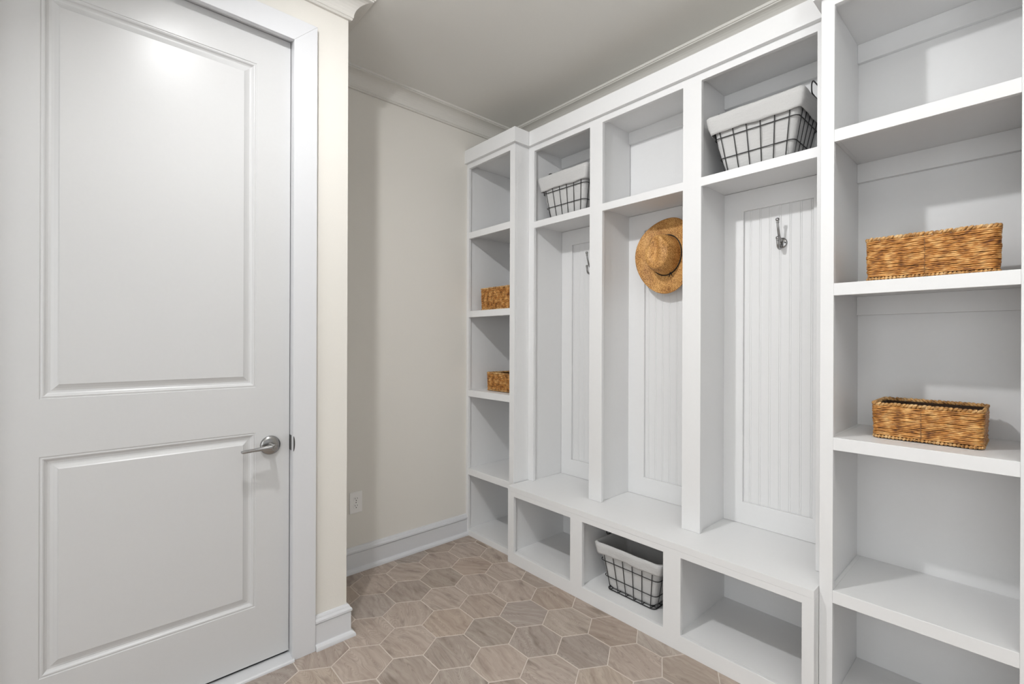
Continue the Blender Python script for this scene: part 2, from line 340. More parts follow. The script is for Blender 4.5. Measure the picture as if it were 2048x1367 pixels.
# door casing, jamb and threshold
bm = bmesh.new()
yo = YD-0.021
def casing(a, b, c, d): box(bm, a, b, yo, YD, c, d)
for quad_ in ([(DX1, 0), (DX1+0.090, 0), (DX1+0.090, DZ+0.080), (DX1, DZ-0.008)], [(DX0-0.090, 0), (DX0, 0), (DX0, DZ-0.008), (DX0-0.090, DZ+0.080)], [(DX0, DZ-0.008), (DX1, DZ-0.008), (DX1+0.090, DZ+0.080), (DX0-0.090, DZ+0.080)]):
    f_ = [bm.verts.new((x, yo, z)) for x, z in quad_]; g_ = [bm.verts.new((x, YD, z)) for x, z in quad_]
    bm.faces.new(f_); bm.faces.new(g_[::-1])
    for k in range(4): bm.faces.new([f_[k], g_[k], g_[(k+1) % 4], f_[(k+1) % 4]])
tr = struct('trim_1', bm, 'trim', bevel=0.0012)
bm = bmesh.new()
box(bm, DX1+0.003, DX1+0.020, yo+0.019, 2.12, 0, DZ+0.02); box(bm, DX0-0.020, DX0-0.003, yo+0.019, 2.12, 0, DZ+0.02); box(bm, DX0-0.003, DX1+0.003, yo+0.019, 2.12, DZ+0.003, DZ+0.02)
box(bm, DX1-0.010, DX1+0.003, 2.062, 2.10, 0, DZ+0.003); box(bm, DX0-0.003, DX0+0.010, 2.062, 2.10, 0, DZ+0.003); box(bm, DX0, DX1, 2.062, 2.10, DZ-0.010, DZ+0.003)
o = finish('jamb', bm, 'trim', tr, bevel=0.001)
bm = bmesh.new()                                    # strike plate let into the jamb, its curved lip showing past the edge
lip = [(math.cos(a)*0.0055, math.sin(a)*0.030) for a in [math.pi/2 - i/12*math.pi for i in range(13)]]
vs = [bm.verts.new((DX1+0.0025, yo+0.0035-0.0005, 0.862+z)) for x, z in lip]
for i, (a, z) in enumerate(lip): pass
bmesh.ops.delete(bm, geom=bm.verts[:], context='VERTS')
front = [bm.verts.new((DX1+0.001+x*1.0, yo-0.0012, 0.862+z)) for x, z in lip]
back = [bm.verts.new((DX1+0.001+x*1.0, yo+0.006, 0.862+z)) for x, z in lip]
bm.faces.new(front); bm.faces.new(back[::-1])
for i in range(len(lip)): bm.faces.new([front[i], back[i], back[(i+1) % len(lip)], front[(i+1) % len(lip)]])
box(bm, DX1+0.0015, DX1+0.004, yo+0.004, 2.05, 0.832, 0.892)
o = finish('strike_plate', bm, 'strike_shade', tr)
bm = bmesh.new()
v = [(-0.30, 0), (-0.30, 0), ]
prof = [(1.956, 0.0), (1.957, 0.006), (1.962, 0.010), (2.010, 0.011), (2.075, 0.011), (2.075, 0.0)]
A = [bm.verts.new((DX0-0.003, y, z)) for y, z in prof]; Bv = [bm.verts.new((DX1+0.006, y, z)) for y, z in prof]
for i in range(len(prof)): bm.faces.new([A[i], A[(i+1) % 6], Bv[(i+1) % 6], Bv[i]])
bm.faces.new(A); bm.faces.new(Bv[::-1])
struct('trim_3', bm, 'trim')

# ------------------------------------------------------------------ door with two raised panels
YF, YK = 2.015, 2.055
bm = bmesh.new()
panels = [(-0.109, 0.484, 0.241, 0.915), (-0.109, 0.484, 1.090, 2.341)]
def quad(a, b, c, d, y=YF): bm.faces.new([bm.verts.new((p[0], y, p[1])) for p in (a, b, c, d)])
z0, z1 = 0.022, DZ
def rect(a, b, c, d, y=YF): quad((a, c), (b, c), (b, d), (a, d), y)
rect(DX0, panels[0][0], z0, z1); rect(panels[0][1], DX1, z0, z1)
px0, px1 = panels[0][0], panels[0][1]
rect(px0, px1, z0, 0.241); rect(px0, px1, 0.915, 1.090); rect(px0, px1, 2.341, z1)
profd = [(0, 0), (0.0015, 0.0022), (0.004, 0.0022), (0.007, 0.0012), (0.010, 0.0024), (0.014, 0.0075), (0.018, 0.0100), (0.024, 0.0105), (0.031, 0.0085), (0.040, 0.0045), (0.042, 0.0030), (0.0435, 0.0018), (0.046, 0.0018)]
for (a, b, c, d) in panels:
    prev = None
    for off, dep in profd:
        ring = [bm.verts.new(p) for p in ((a+off, YF+dep, c+off), (b-off, YF+dep, c+off), (b-off, YF+dep, d-off), (a+off, YF+dep, d-off))]
        if prev:
            for k in range(4): bm.faces.new([prev[k], prev[(k+1) % 4], ring[(k+1) % 4], ring[k]])
        prev = ring
    bm.faces.new(prev)
rect(DX0, DX1, z0, z1, YK)
for (a, b, c, d) in ((DX0, DX0, z0, z1), (DX1, DX1, z0, z1)): bm.faces.new([bm.verts.new(p) for p in ((a, YF, c), (a, YK, c), (a, YK, d), (a, YF, d))])
for z in (z0, z1): bm.faces.new([bm.verts.new(p) for p in ((DX0, YF, z), (DX1, YF, z), (DX1, YK, z), (DX0, YK, z))])
bmesh.ops.remove_doubles(bm, verts=bm.verts, dist=1e-5)
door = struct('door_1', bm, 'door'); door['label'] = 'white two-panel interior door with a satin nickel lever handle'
bm = bmesh.new(); box(bm, DX0+0.002, DX1-0.002, 2.025, 2.050, 0.011, 0.0225); finish('door_gap_shade', bm, 'dark', door)['label'] = 'black strip painting the shade in the gap under the door'  # black strip stands in for the shade in the gap below the slab
hx, hz = 0.535, 0.860
bm = bmesh.new(); lathe(bm, [(0, 0), (0.036, 0), (0.0372, 0.002), (0.0365, 0.006), (0.0335, 0.0095), (0.025, 0.0115), (0.014, 0.0125), (0, 0.0125)], (hx, YF, hz), (0, -1, 0), 48)
hd = finish('door_handle', bm, 'nickel', door, smooth=True); hd['label'] = 'satin nickel rosette and lever'
bm = bmesh.new(); lathe(bm, [(0, 0.010), (0.012, 0.010), (0.0115, 0.03), (0.0115, 0.046), (0.0125, 0.052), (0.0125, 0.064), (0.011, 0.067), (0, 0.067)], (hx, YF, hz), (0, -1, 0), 24)
n = 14; rings = []
for i in range(n+1):
    t = i/n; x = hx+0.006 - t*0.118; hh = 0.0105-0.0050*min(1, t*1.6); ww = 0.0125-0.002*t
    if i == n: hh *= 0.7
    zc = hz + 0.001-0.0045*t; yc = YF-0.055+0.003*math.sin(t*3)
    rings.append([bm.verts.new((x, yc+ww*math.copysign(abs(math.cos(a))**0.6, math.cos(a)), zc+hh*math.copysign(abs(math.sin(a))**0.6, math.sin(a)))) for a in [2*math.pi*k/16 for k in range(16)]])
for p, q in zip(rings, rings[1:]):
    for k in range(16): bm.faces.new([p[k], p[(k+1) % 16], q[(k+1) % 16], q[k]])
bm.faces.new(rings[0]); bm.faces.new(rings[-1][::-1])
finish('lever', bm, 'nickel', hd, smooth=False, bevel=0.0006)
bm = bmesh.new(); lathe(bm, [(0, 0.066), (0.0058, 0.066), (0.0058, 0.0705), (0.0045, 0.072), (0, 0.072)], (hx+0.001, YF, hz), (0, -1, 0), 20)
finish('lock_button', bm, 'nickel', hd, smooth=False)

# ------------------------------------------------------------------ outlet
ox, oz = 1.103, 0.380
ot = root('wall_outlet', 'white duplex power outlet on the beige alcove wall above the baseboard', 'outlet', (ox, YB, oz)); ot['_w'] = (ox, YB, oz)
finish('cover_plate', B1(ox-0.0365, ox+0.0365, YB-0.006, YB, oz-0.059, oz+0.059), 'plastic', ot, bevel=0.003)
for s in (1, -1):
    zc = oz+s*0.0195; bm = bmesh.new()
    pts = [(0.0165*max(-0.82, min(0.82, math.cos(a)))/0.82*0.95, 0.0142*math.sin(a)) for a in [2*math.pi*k/24 for k in range(24)]]
    f = [bm.verts.new((ox+x, YB-0.0082, zc+z)) for x, z in pts]; g = [bm.verts.new((ox+x, YB-0.005, zc+z)) for x, z in pts]
    bm.faces.new(f)
    for k in range(24): bm.faces.new([f[k], g[k], g[(k+1) % 24], f[(k+1) % 24]])
    sk = finish('socket', bm, 'plastic', ot, bevel=0.0006)
    bm = bmesh.new(); box(bm, ox-0.0075, ox-0.0055, YB-0.0086, YB-0.008, zc-0.001, zc+0.008); box(bm, ox+0.0055, ox+0.0075, YB-0.0086, YB-0.008, zc-0.000, zc+0.007)
    lathe(bm, [(0, 0), (0.0026, 0), (0.0026, 0.0006), (0, 0.0006)], (ox, YB-0.008, zc-0.0075), (0, -1, 0), 12)
    finish('slot', bm, 'dark', sk, loc=(ox, YB, oz))
bm = bmesh.new(); lathe(bm, [(0, 0), (0.0032, 0), (0.0028, 0.0012), (0, 0.0014)], (ox, YB-0.006, oz), (0, -1, 0), 14); finish('screw', bm, 'nickel', ot, smooth=True)

# ------------------------------------------------------------------ shelf towers
XF, XK = 1.858, 2.246          # tower front, inside back
SH = [(0.0, 0.038), (0.398, 0.440), (0.911, 0.953), (1.429, 1.470), (1.944, 1.985)]
BV = 0.0012
def tower(label, y0, y1, a, b, ret):
    """a, b = edges of the opening between the stiles"""
    t = root('shelf_tower', label, 'cabinet', (XF, (y0+y1)/2, 0)); w = (XF, (y0+y1)/2, 0); t['_w'] = w
    i0, i1 = a-0.013, b+0.013
    if y1 > 2.4: i1 = min(i1, y1-0.012)
    finish('side_panel', B1(XF+0.019, 2.266, y0, i0, 0.0, 2.43), 'white', t, bevel=BV)
    finish('side_panel', B1(XF+0.019, 2.266, i1, y1, 0.0, 2.43), 'white', t, bevel=BV)
    finish('back_panel', B1(XK, 2.266, i0, i1, 0.02, 2.43), 'white', t)
    finish('top_panel', B1(XF+0.019, 2.266, y0, y1, 2.430, 2.450), 'white', t)
    zz = [0, SH[0][1], 2.405, 2.450]
    finish('face_frame', plate(XF, XF+0.019, [y0, a, b, y1], zz, lambda i, j: i == 1 and j == 1), 'white', t, bevel=BV)
    for k, (s0, s1) in enumerate(SH):
        bm = bmesh.new()
        if k == 0: box(bm, XF+0.019, XK, i0, i1, s0, s1)
        else:
            L_ = [(XF, s0), (XF, s1), (XK, s1), (XK, s1-0.020), (XF+0.019, s1-0.020), (XF+0.019, s0)]
            for (ya, yb, pr) in ((a, b, L_[:]),):
                A = [bm.verts.new((x, ya, z)) for x, z in pr]; C = [bm.verts.new((x, yb, z)) for x, z in pr]
                for q in range(6): bm.faces.new([A[q], A[(q+1) % 6], C[(q+1) % 6], C[q]])
                bm.faces.new(A); bm.faces.new(C[::-1])
            box(bm, XF+0.0195, XK, i0, a, s1-0.020, s1); box(bm, XF+0.0195, XK, b, i1, s1-0.020, s1)
        finish('shelf', bm, 'white', t, bevel=BV)
    for zt in (2.430, 1.965, 1.450):
        finish('cleat', B1(XK-0.020, XK, i0, i1, zt-0.072, zt), 'white', t, bevel=BV)
    # flat cornice with a return on the side that stands proud of the lockers
    c = [(0, 2.437), (0.020, 2.437), (0.020, 2.522), (0, 2.522)]
    finish('cornice', sweep(ret, c), 'white', t, bevel=0.0008)
    return t
tower('narrow white open shelf tower in the far corner against the beige wall', 2.041, YB, 2.083, 2.487,
      [(XF, YB), (XF, 2.041), (1.972, 2.041)])
tower('wide white open shelf tower at the right edge, nearest the camera', -0.018, 0.489, 0.023, 0.450,
      [(1.972, 0.489), (XF, 0.489), (XF, -0.018)])

# ------------------------------------------------------------------ locker unit
LXF = 1.972; y0, y1 = 0.4895, 2.0405
lk = root('locker_cabinet', 'white three-bay hall locker with beadboard backs and cubbies, standing on the bench', 'cabinet', (LXF, 1.265, 0.44)); lk['_w'] = (LXF, 1.265, 0.44)
bays = [(0.531, 0.967), (1.052, 1.495), (1.577, 1.995)]
ys = [y0] + [v for b in bays for v in b] + [y1]
NZ0, NZ1 = 1.947, 1.985
finish('face_frame', plate(LXF, LXF+0.019, ys, [0.4405, NZ0, NZ1, 2.405, 2.450], lambda i, j: i in (1, 3, 5) and j in (0, 2)), 'white', lk, bevel=BV)
inn = [(0.518, 0.980), (1.039, 1.508), (1.564, 2.008)]
for a, b in ((y0, 0.518), (2.008, y1)): finish('side_panel', B1(LXF+0.019, 2.266, a, b, 0.4405, 2.43), 'white', lk)
for a, b in ((0.980, 1.039), (1.508, 1.564)): finish('divider', B1(LXF+0.019, 2.240, a, b, 0.4405, 2.43), 'white', lk)
finish('top_panel', B1(LXF+0.019, 2.266, y0, y1, 2.430, 2.450), 'white', lk)
finish('upper_back_panel', B1(XK, 2.264, 0.519, 2.007, 1.966, 2.43), 'white', lk)
op = [(0.612, 0.894), (1.135, 1.410), (1.660, 1.923)]
ys2 = [0.519] + [v for b in op for v in b] + [2.007]
finish('lower_back_frame', plate(2.233, 2.246, ys2, [0.4405, 0.540, 1.872, 1.964], lambda i, j: i in (1, 3, 5) and j == 1), 'white', lk, bevel=0.0018)
for a, b in inn:
    finish('shelf', B1(LXF+0.019, XK, a, b, 1.965, 1.985), 'white', lk)
    finish('cleat', B1(XK-0.020, XK, a, b, 2.366, 2.43), 'white', lk, bevel=BV)
for (a, b) in op:   # beadboard: flat boards with a pair of fine grooves and a bead between them
    bm = bmesh.new(); ypts = [(a-0.012, 0)]; y = a+0.009
    s = 0.0407
    while y < b-0.006:
        ypts += [(y-0.0045, 0), (y-0.0035, 0.0015), (y-0.0025, 0.0002), (y, -0.0003), (y+0.0025, 0.0002), (y+0.0035, 0.0015), (y+0.0045, 0)]; y += s
    ypts.append((b+0.012, 0)); xb = 2.2465
    f0 = [bm.verts.new((xb+d, y, 0.53)) for y, d in ypts]; f1 = [bm.verts.new((xb+d, y, 1.88)) for y, d in ypts]
    for q in range(len(ypts)-1): bm.faces.new([f0[q], f0[q+1], f1[q+1], f1[q]])
    box(bm, 2.250, 2.264, a-0.012, b+0.012, 0.53, 1.88)
    finish('beadboard_panel', bm, 'white', lk)
c = [(0, 2.437), (0.020, 2.437), (0.020, 2.522), (0, 2.522)]
finish('cornice', sweep([(LXF, 2.019), (LXF, 0.511)], c), 'white', lk, bevel=0.0008)

# ------------------------------------------------------------------ bench
BX = 1.808; by0, by1 = 0.4895, 2.035
bn = root('locker_bench', 'white bench below the lockers with three open cubbies underneath', 'bench', (BX, 1.265, 0)); bn['_w'] = (BX, 1.265, 0)
bo = [(0.527, 0.968), (1.047, 1.486), (1.563, 1.986)]
bm = bmesh.new(); box(bm, BX, 2.2465, y0, by1, 0.420, 0.440)
finish('seat', B1(BX-0.0005, 2.264, by0+0.0005, 2.0355, 0.4119, 0.440), 'white', bn, bevel=0.0010); bm.free()
finish('face_frame', plate(BX, BX+0.019, [by0] + [v for b in bo for v in b] + [by1], [0, 0.066, 0.385, 0.4118], lambda i, j: i in (1, 3, 5) and j == 1), 'white', bn, bevel=BV)
finish('side_panel', B1(BX+0.019, XF-0.0005, by0, by0+0.022, 0, 0.4118), 'white', bn)
finish('side_panel', B1(XF, 2.264, by0+0.0005, by0+0.022, 0, 0.4118), 'white', bn)
finish('side_panel', B1(BX+0.019, XF-0.001, 1.998, by1, 0, 0.4118), 'white', bn)
finish('side_panel', B1(XF-0.001, 2.264, 1.998, 2.0405, 0, 0.4118), 'white', bn)
for a, b in ((0.981, 1.034), (1.499, 1.550)): finish('divider', B1(BX+0.019, XK, a, b, 0.066, 0.4118), 'white', bn)
finish('bottom_panel', B1(BX+0.019, XK, 0.5115, 1.998, 0.046, 0.066), 'white', bn)
finish('back_panel', B1(XK, 2.264, 0.5115, 1.998, 0.0, 0.4118), 'white', bn)

# ------------------------------------------------------------------ coat hooks
def hook(label, y, z):
    x = 2.2460; t = root('coat_hook', label, 'hook', (x, y, z), 0, None); t['_w'] = (x, y, z)
    bm = bmesh.new(); lathe(bm, [(0, 0), (0.0215, 0), (0.0215, 0.0015), (0.0195, 0.0035), (0.012, 0.006), (0, 0.0065)], (x, y, z), (-1, 0, 0), 32)
    for v in bm.verts: v.co.z = z + (v.co.z-z)*1.08
    finish('mounting_plate', bm, 'nickel', t, smooth=True)
    # long upper arm
    P = [(0.003, 0.004), (0.020, 0.010), (0.034, 0.024), (0.043, 0.045), (0.050, 0.064), (0.053, 0.079)]
    bm = bmesh.new(); pts = smooth_path([(x-a, y, z+b) for a, b in P], 5); n = len(pts)
    tube(bm, pts, [0.0062-0.0022*i/n for i in range(n)], 10)
    lathe(bm, [(0, 0), (0.0052, 0), (0.0062, 0.002), (0.0052, 0.004), (0.004, 0.006), (0.0068, 0.010), (0.0080, 0.0145), (0.0068, 0.019), (0.0035, 0.0215), (0, 0.022)], pts[-1], (-0.15, 0, 1), 18)
    finish('upper_arm', bm, 'nickel', t, smooth=True)
    P = [(0.003, -0.006), (0.014, -0.020), (0.028, -0.027), (0.042, -0.024), (0.050, -0.010), (0.052, 0.004)]
    bm = bmesh.new(); pts = smooth_path([(x-a, y, z+b) for a, b in P], 5); n = len(pts)
    tube(bm, pts, [0.0068-0.002*i/n for i in range(n)], 10)
    lathe(bm, [(0, 0), (0.0052, 0), (0.0062, 0.002), (0.0050, 0.004), (0.0068, 0.008), (0.0078, 0.012), (0.0062, 0.0165), (0, 0.019)], pts[-1], (-0.1, 0, 1), 18)
    finish('lower_arm', bm, 'nickel', t, smooth=True)
    for s in (1, -1):
        bm = bmesh.new(); lathe(bm, [(0, 0.0035), (0.0034, 0.0035), (0.003, 0.0060), (0, 0.0062)], (x, y+s*0.0135, z), (-1, 0, 0), 12); finish('screw', bm, 'dark', t)
    return t
def smooth_path(P, k):
    P = [Vector(p) for p in P]; out = []
    for i in range(len(P)-1):
        a = P[max(0, i-1)]; b = P[i]; c = P[i+1]; d = P[min(len(P)-1, i+2)]
        for j in range(k):
            t = j/k; out.append(0.5*((2*b)+(c-a)*t+(2*a-5*b+4*c-d)*t*t+(3*b-a-3*c+d)*t**3))
    out.append(P[-1]); return out
hook('satin nickel double coat hook in the locker bay nearest the camera', 0.736, 1.704)
hook('satin nickel double coat hook in the far locker bay, half hidden by the divider', 1.772, 1.704)

# ------------------------------------------------------------------ straw hat
def hat():
    c = Vector((2.184, 1.252, 1.712)); t = root('straw_hat', 'tan woven straw hat with black cord hanging in the middle locker bay', 'hat', c); t['_w'] = c
    # local frame: height axis h points out of the locker (-x), the long way of the crown runs up (z)
    tilt = math.radians(3); NA = 96
    H = Vector((-math.cos(tilt), 0, math.sin(tilt))); Zv = Vector((math.sin(tilt), 0, math.cos(tilt))); Yv = Vector((0, 1, 0))
    def pos(u, v, h): return c + u*Yv + v*Zv + h*H
    # crown rings then brim rings: (scale along y, scale along z, height, tag)
    rings = []
    def crown_h(u, v):
        # height of the crown top over (u, v), with a long dent and a pinch near the front (up)
        a, b = 0.066, 0.086
        rho = math.sqrt((u/a)**2+(v/b)**2)
        h = 0.112 - 0.012*(rho**3)
        ridge = math.exp(-((u-0.006)/0.020)**2)*math.exp(-((v-0.012)/0.055)**4)
        h -= 0.026*ridge
        for s in (1, -1): h -= 0.016*math.exp(-(((u-s*0.050)/0.018)**2+((v-0.050)/0.024)**2))
        return h
    levels = []
    for k in range(1, 15):
        f = k/14; levels.append(('top', f))
    for k in range(1, 13): levels.append(('side', k/12))
    for k in range(1, 25): levels.append(('brim', k/24))
    bm = bmesh.new(); uvl = bm.loops.layers.uv.new('UVMap'); rows = []; dist = []
    ctr = bm.verts.new(pos(0, 0, crown_h(0, 0)))
    for kind, f in levels:
        row = []
        for i in range(NA):
            a = 2*math.pi*i/NA; ca, sa = math.cos(a), math.sin(a)
            if kind == 'top':
                u, v = 0.060*f*ca, 0.080*f*sa; h = crown_h(u, v)
            elif kind == 'side':
                e = math.sin(f*math.pi/2)
                u0, v0 = 0.060*ca, 0.080*sa; h0 = crown_h(u0, v0)
                g = f; rr = 1+0.0
                u = (0.060+0.014*math.sin(g*math.pi*0.5)+0.008*g)*ca; v = (0.080+0.012*math.sin(g*math.pi*0.5)+0.008*g)*sa
                h = h0*(1-g**1.7) + 0.0*g
                pin = 0.009*math.exp(-((g-0.25)/0.3)**2)
                for s in (1, -1):
                    d = (ca-s*0.62)**2+(sa-0.78)**2; u -= s*pin*math.exp(-d/0.10)
            else:
                g = f; ub = 0.082+(0.155-0.082)*g; vb = 0.100+(0.193-0.100)*g
                u, v = ub*ca, vb*sa
                side = abs(ca)**2.2
                h = 0.002 + 0.040*side*g**2.2 - 0.010*(abs(sa)**2)*g**2 + 0.004*math.sin(3*a)*g
                if g > 0.97: h -= 0.002
            row.append(bm.verts.new(pos(u, v, h)))
        rows.append(row)
    # distances for the ring pattern
    d = [0.0]; prev = ctr.co
    for row in rows:
        q = row[0].co; d.append(d[-1]+(q-prev).length); prev = q
    for i in range(NA):
        f = bm.faces.new([ctr, rows[0][i], rows[0][(i+1) % NA]])
        for lp, uv in zip(f.loops, ((0, i/NA), (d[1], i/NA), (d[1], (i+1)/NA))): lp[uvl].uv = uv
    for k in range(len(rows)-1):
        for i in range(NA):
            f = bm.faces.new([rows[k][i], rows[k+1][i], rows[k+1][(i+1) % NA], rows[k][(i+1) % NA]])
            for lp, uv in zip(f.loops, ((d[k+1], i/NA), (d[k+2], i/NA), (d[k+2], (i+1)/NA), (d[k+1], (i+1)/NA))): lp[uvl].uv = uv
    rim = [v.co.copy() for v in rows[-1]]
    o = finish('crown_and_brim', bm, 'straw', t, smooth=True)
    so = o.modifiers.new('thickness', 'SOLIDIFY'); so.thickness = 0.0022
    bm = bmesh.new(); uvl = bm.loops.layers.uv.new('UVMap'); tube(bm, rim, 0.0022, 6, True, uvl); finish('brim_edge', bm, 'straw', t, smooth=True)
    cord = [pos(0.0850*math.cos(a), 0.1035*math.sin(a), 0.0065) for a in [2*math.pi*i/72 for i in range(72)]]
    bm = bmesh.new(); tube(bm, cord, 0.0024, 8, True)
    kx = pos(0.0850*math.cos(-1.95), 0.1035*math.sin(-1.95), 0.009); lathe(bm, [(0, -0.006), (0.005, -0.003), (0.006, 0.001), (0.003, 0.006), (0, 0.007)], kx, (-0.3, -0.6, -0.6), 10)
    for s in (-0.008, 0.006): tube(bm, [kx, kx+Vector((-0.003, s, -0.010)), kx+Vector((-0.001, s*1.5, -0.018))], 0.0015, 6)
    finish('hat_cord', bm, 'band', t, smooth=True)
hat()

# ------------------------------------------------------------------ rounded rectangles
def rrect(hx_, hy_, r, seg=6, per=0):
    """closed loop of (x, y) about the origin, anticlockwise; per = extra points on each straight"""
    out = []
    for cx_, cy_, a0 in ((hx_-r, -hy_+r, -90), (hx_-r, hy_-r, 0), (-hx_+r, hy_-r, 90), (-hx_+r, -hy_+r, 180)):
        for k in range(seg+1):
            a = math.radians(a0+90*k/seg); out.append((cx_+r*math.cos(a), cy_+r*math.sin(a)))
    if per:
        o2 = []; n = len(out)
        for i in range(n):
            o2.append(out[i]); q = out[(i+1) % n]; dx, dy = q[0]-out[i][0], q[1]-out[i][1]; L_ = math.hypot(dx, dy)
            k = int(L_/per)
            for j in range(1, k): o2.append((out[i][0]+dx*j/k, out[i][1]+dy*j/k))
        out = o2
    return out

# ------------------------------------------------------------------ wicker baskets
def wicker(label, loc, rz, dx, dy, h, seed, group):
    """local: x = depth, y = length; origin at the middle of the base"""
    rr = random.Random(seed); t = root('wicker_basket', label, 'basket', loc, rz, group)
    r = 0.0027; rows = int((h-0.022)/0.0056); rc = 0.018
    bm = bmesh.new(); uvl = bm.loops.layers.uv.new('UVMap')
    zb, ztop = 0.012, h-0.013
    for k in range(rows):
        z = zb + (ztop-zb)*(k+0.5)/rows; ext = rr.uniform(-0.0007, 0.0015)
        flare = 0.004*((z/h)-0.3)
        P = rrect(dx/2-r+ext+flare, dy/2-r+ext+flare, rc, 5, 0.012)
        ph = rr.uniform(0, 6)
        pts = [(x, y, z+0.0006*math.sin(ph+i*0.35)+rr.uniform(-0.0004, 0.0004)) for i, (x, y) in enumerate(P)]
        rad = [r*(1.04+0.13*math.sin(i*0.8+ph)+rr.uniform(-0.10, 0.10)) for i in range(len(pts))]
        tube(bm, pts, rad, 8, True, uvl, rr.uniform(0, 20))
    finish('woven_body', bm, 'wicker', t, smooth=True)
    bm = bmesh.new()                       # the inside of the wall and the bottom
    loops = []
    for (e, z) in ((-0.004, 0.008), (-0.004, h-0.012), (-0.0095, h-0.012), (-0.0095, 0.012)):
        loops.append([bm.verts.new((x, y, z)) for x, y in rrect(dx/2+e, dy/2+e, rc-0.004, 4)])
    n = len(loops[0])
    for a_, b_ in zip(loops, loops[1:]):
        for i in range(n): bm.faces.new([a_[i], a_[(i+1) % n], b_[(i+1) % n], b_[i]])
    bm.faces.new(loops[-1]); bm.faces.new(loops[0][::-1]); finish('inner_wall', bm, 'wickerin', t)
    def braid(name, z, step, la, th, up, hx_, hy_, inn):
        """a plaited edge: plump slanting strands lying over one another along the path"""
        bm = bmesh.new(); uvl = bm.loops.layers.uv.new('UVMap')
        P = rrect(hx_, hy_, rc, 8); n = len(P); L_ = [0.0]
        for i in range(n): q = P[(i+1) % n]; L_.append(L_[-1]+math.hypot(q[0]-P[i][0], q[1]-P[i][1]))
        cnt = round(L_[-1]/step); j = 0
        for i in range(cnt):
            d = L_[-1]*i/cnt + rr.uniform(-0.0008, 0.0008); d = max(0, min(L_[-1]*0.9999, d))
            j = max(k for k in range(n) if L_[k] <= d); f = (d-L_[j])/max(1e-9, L_[j+1]-L_[j]); A_, B_ = P[j], P[(j+1) % n]
            tx, ty = B_[0]-A_[0], B_[1]-A_[1]; q = math.hypot(tx, ty) or 1; T = Vector((tx/q, ty/q, 0)); Nn = Vector((-ty/q, tx/q, 0))
            c = Vector((A_[0]+tx*f, A_[1]+ty*f, z+rr.uniform(-0.0006, 0.0006)))
            D = (-T*(1-up*0.35) + Vector((0, 0, 1))*up*0.0 + Vector((0, 0, -up)) + Nn*inn).normalized() if False else (T*1.0 + Vector((0, 0, up)) + Nn*inn).normalized()
            l_, w_ = la*rr.uniform(0.85, 1.15), th*rr.uniform(0.85, 1.12); K = 7
            pts = [c + D*(l_*(2*k/(K-1)-1)) for k in range(K)]
            tube(bm, pts, [w_*math.sqrt(max(0.03, 1-(2*k/(K-1)-1)**2)) for k in range(K)], 8, False, uvl, rr.uniform(0, 30))
        lo = [(x, y, z) for x, y in P]; tube(bm, lo, th*0.45, 8, True, uvl)
        return finish(name, bm, 'wickerrim', t, smooth=True)
    braid('braided_rim', h-0.0075, 0.0104, 0.0098, 0.0054, 0.75, dx/2-0.0015, dy/2-0.0015, -0.35)
    braid('braided_foot', 0.0068, 0.0092, 0.0052, 0.0046, 1.6, dx/2-0.0026, dy/2-0.0026, 0.0)
    for s in (1, -1):
        bm = bmesh.new(); uvl = bm.loops.layers.uv.new('UVMap'); yy = 0.15*dy*0.2
        pts = [(s*(dx/2+0.0012+0.0012*math.sin(k*1.3)), yy+0.0008*math.sin(k*2.1), 0.014+(h-0.03)*k/24) for k in range(25)]
        tube(bm, pts, 0.0011, 6, False, uvl); finish('stitch', bm, 'twine', t, smooth=True)
    return t
wicker('wide wicker basket seen from below, upper one on the right shelf tower', (1.993, 0.219, 1.470), 0.05, 0.215, 0.305, 0.140, 3, None)
wicker('wicker basket with open top in view, on the right tower below another basket', (2.070, 0.231, 0.953), 0.0, 0.216, 0.268, 0.122, 5, None)
wicker('wicker basket on the far corner tower, the upper and taller of two', (2.005, 2.270, 1.470), 0.0, 0.215, 0.290, 0.146, 8, None)
wicker('small wicker basket on the far corner tower, the lower of two', (2.040, 2.258, 0.953), 0.0, 0.216, 0.268, 0.122, 9, None)

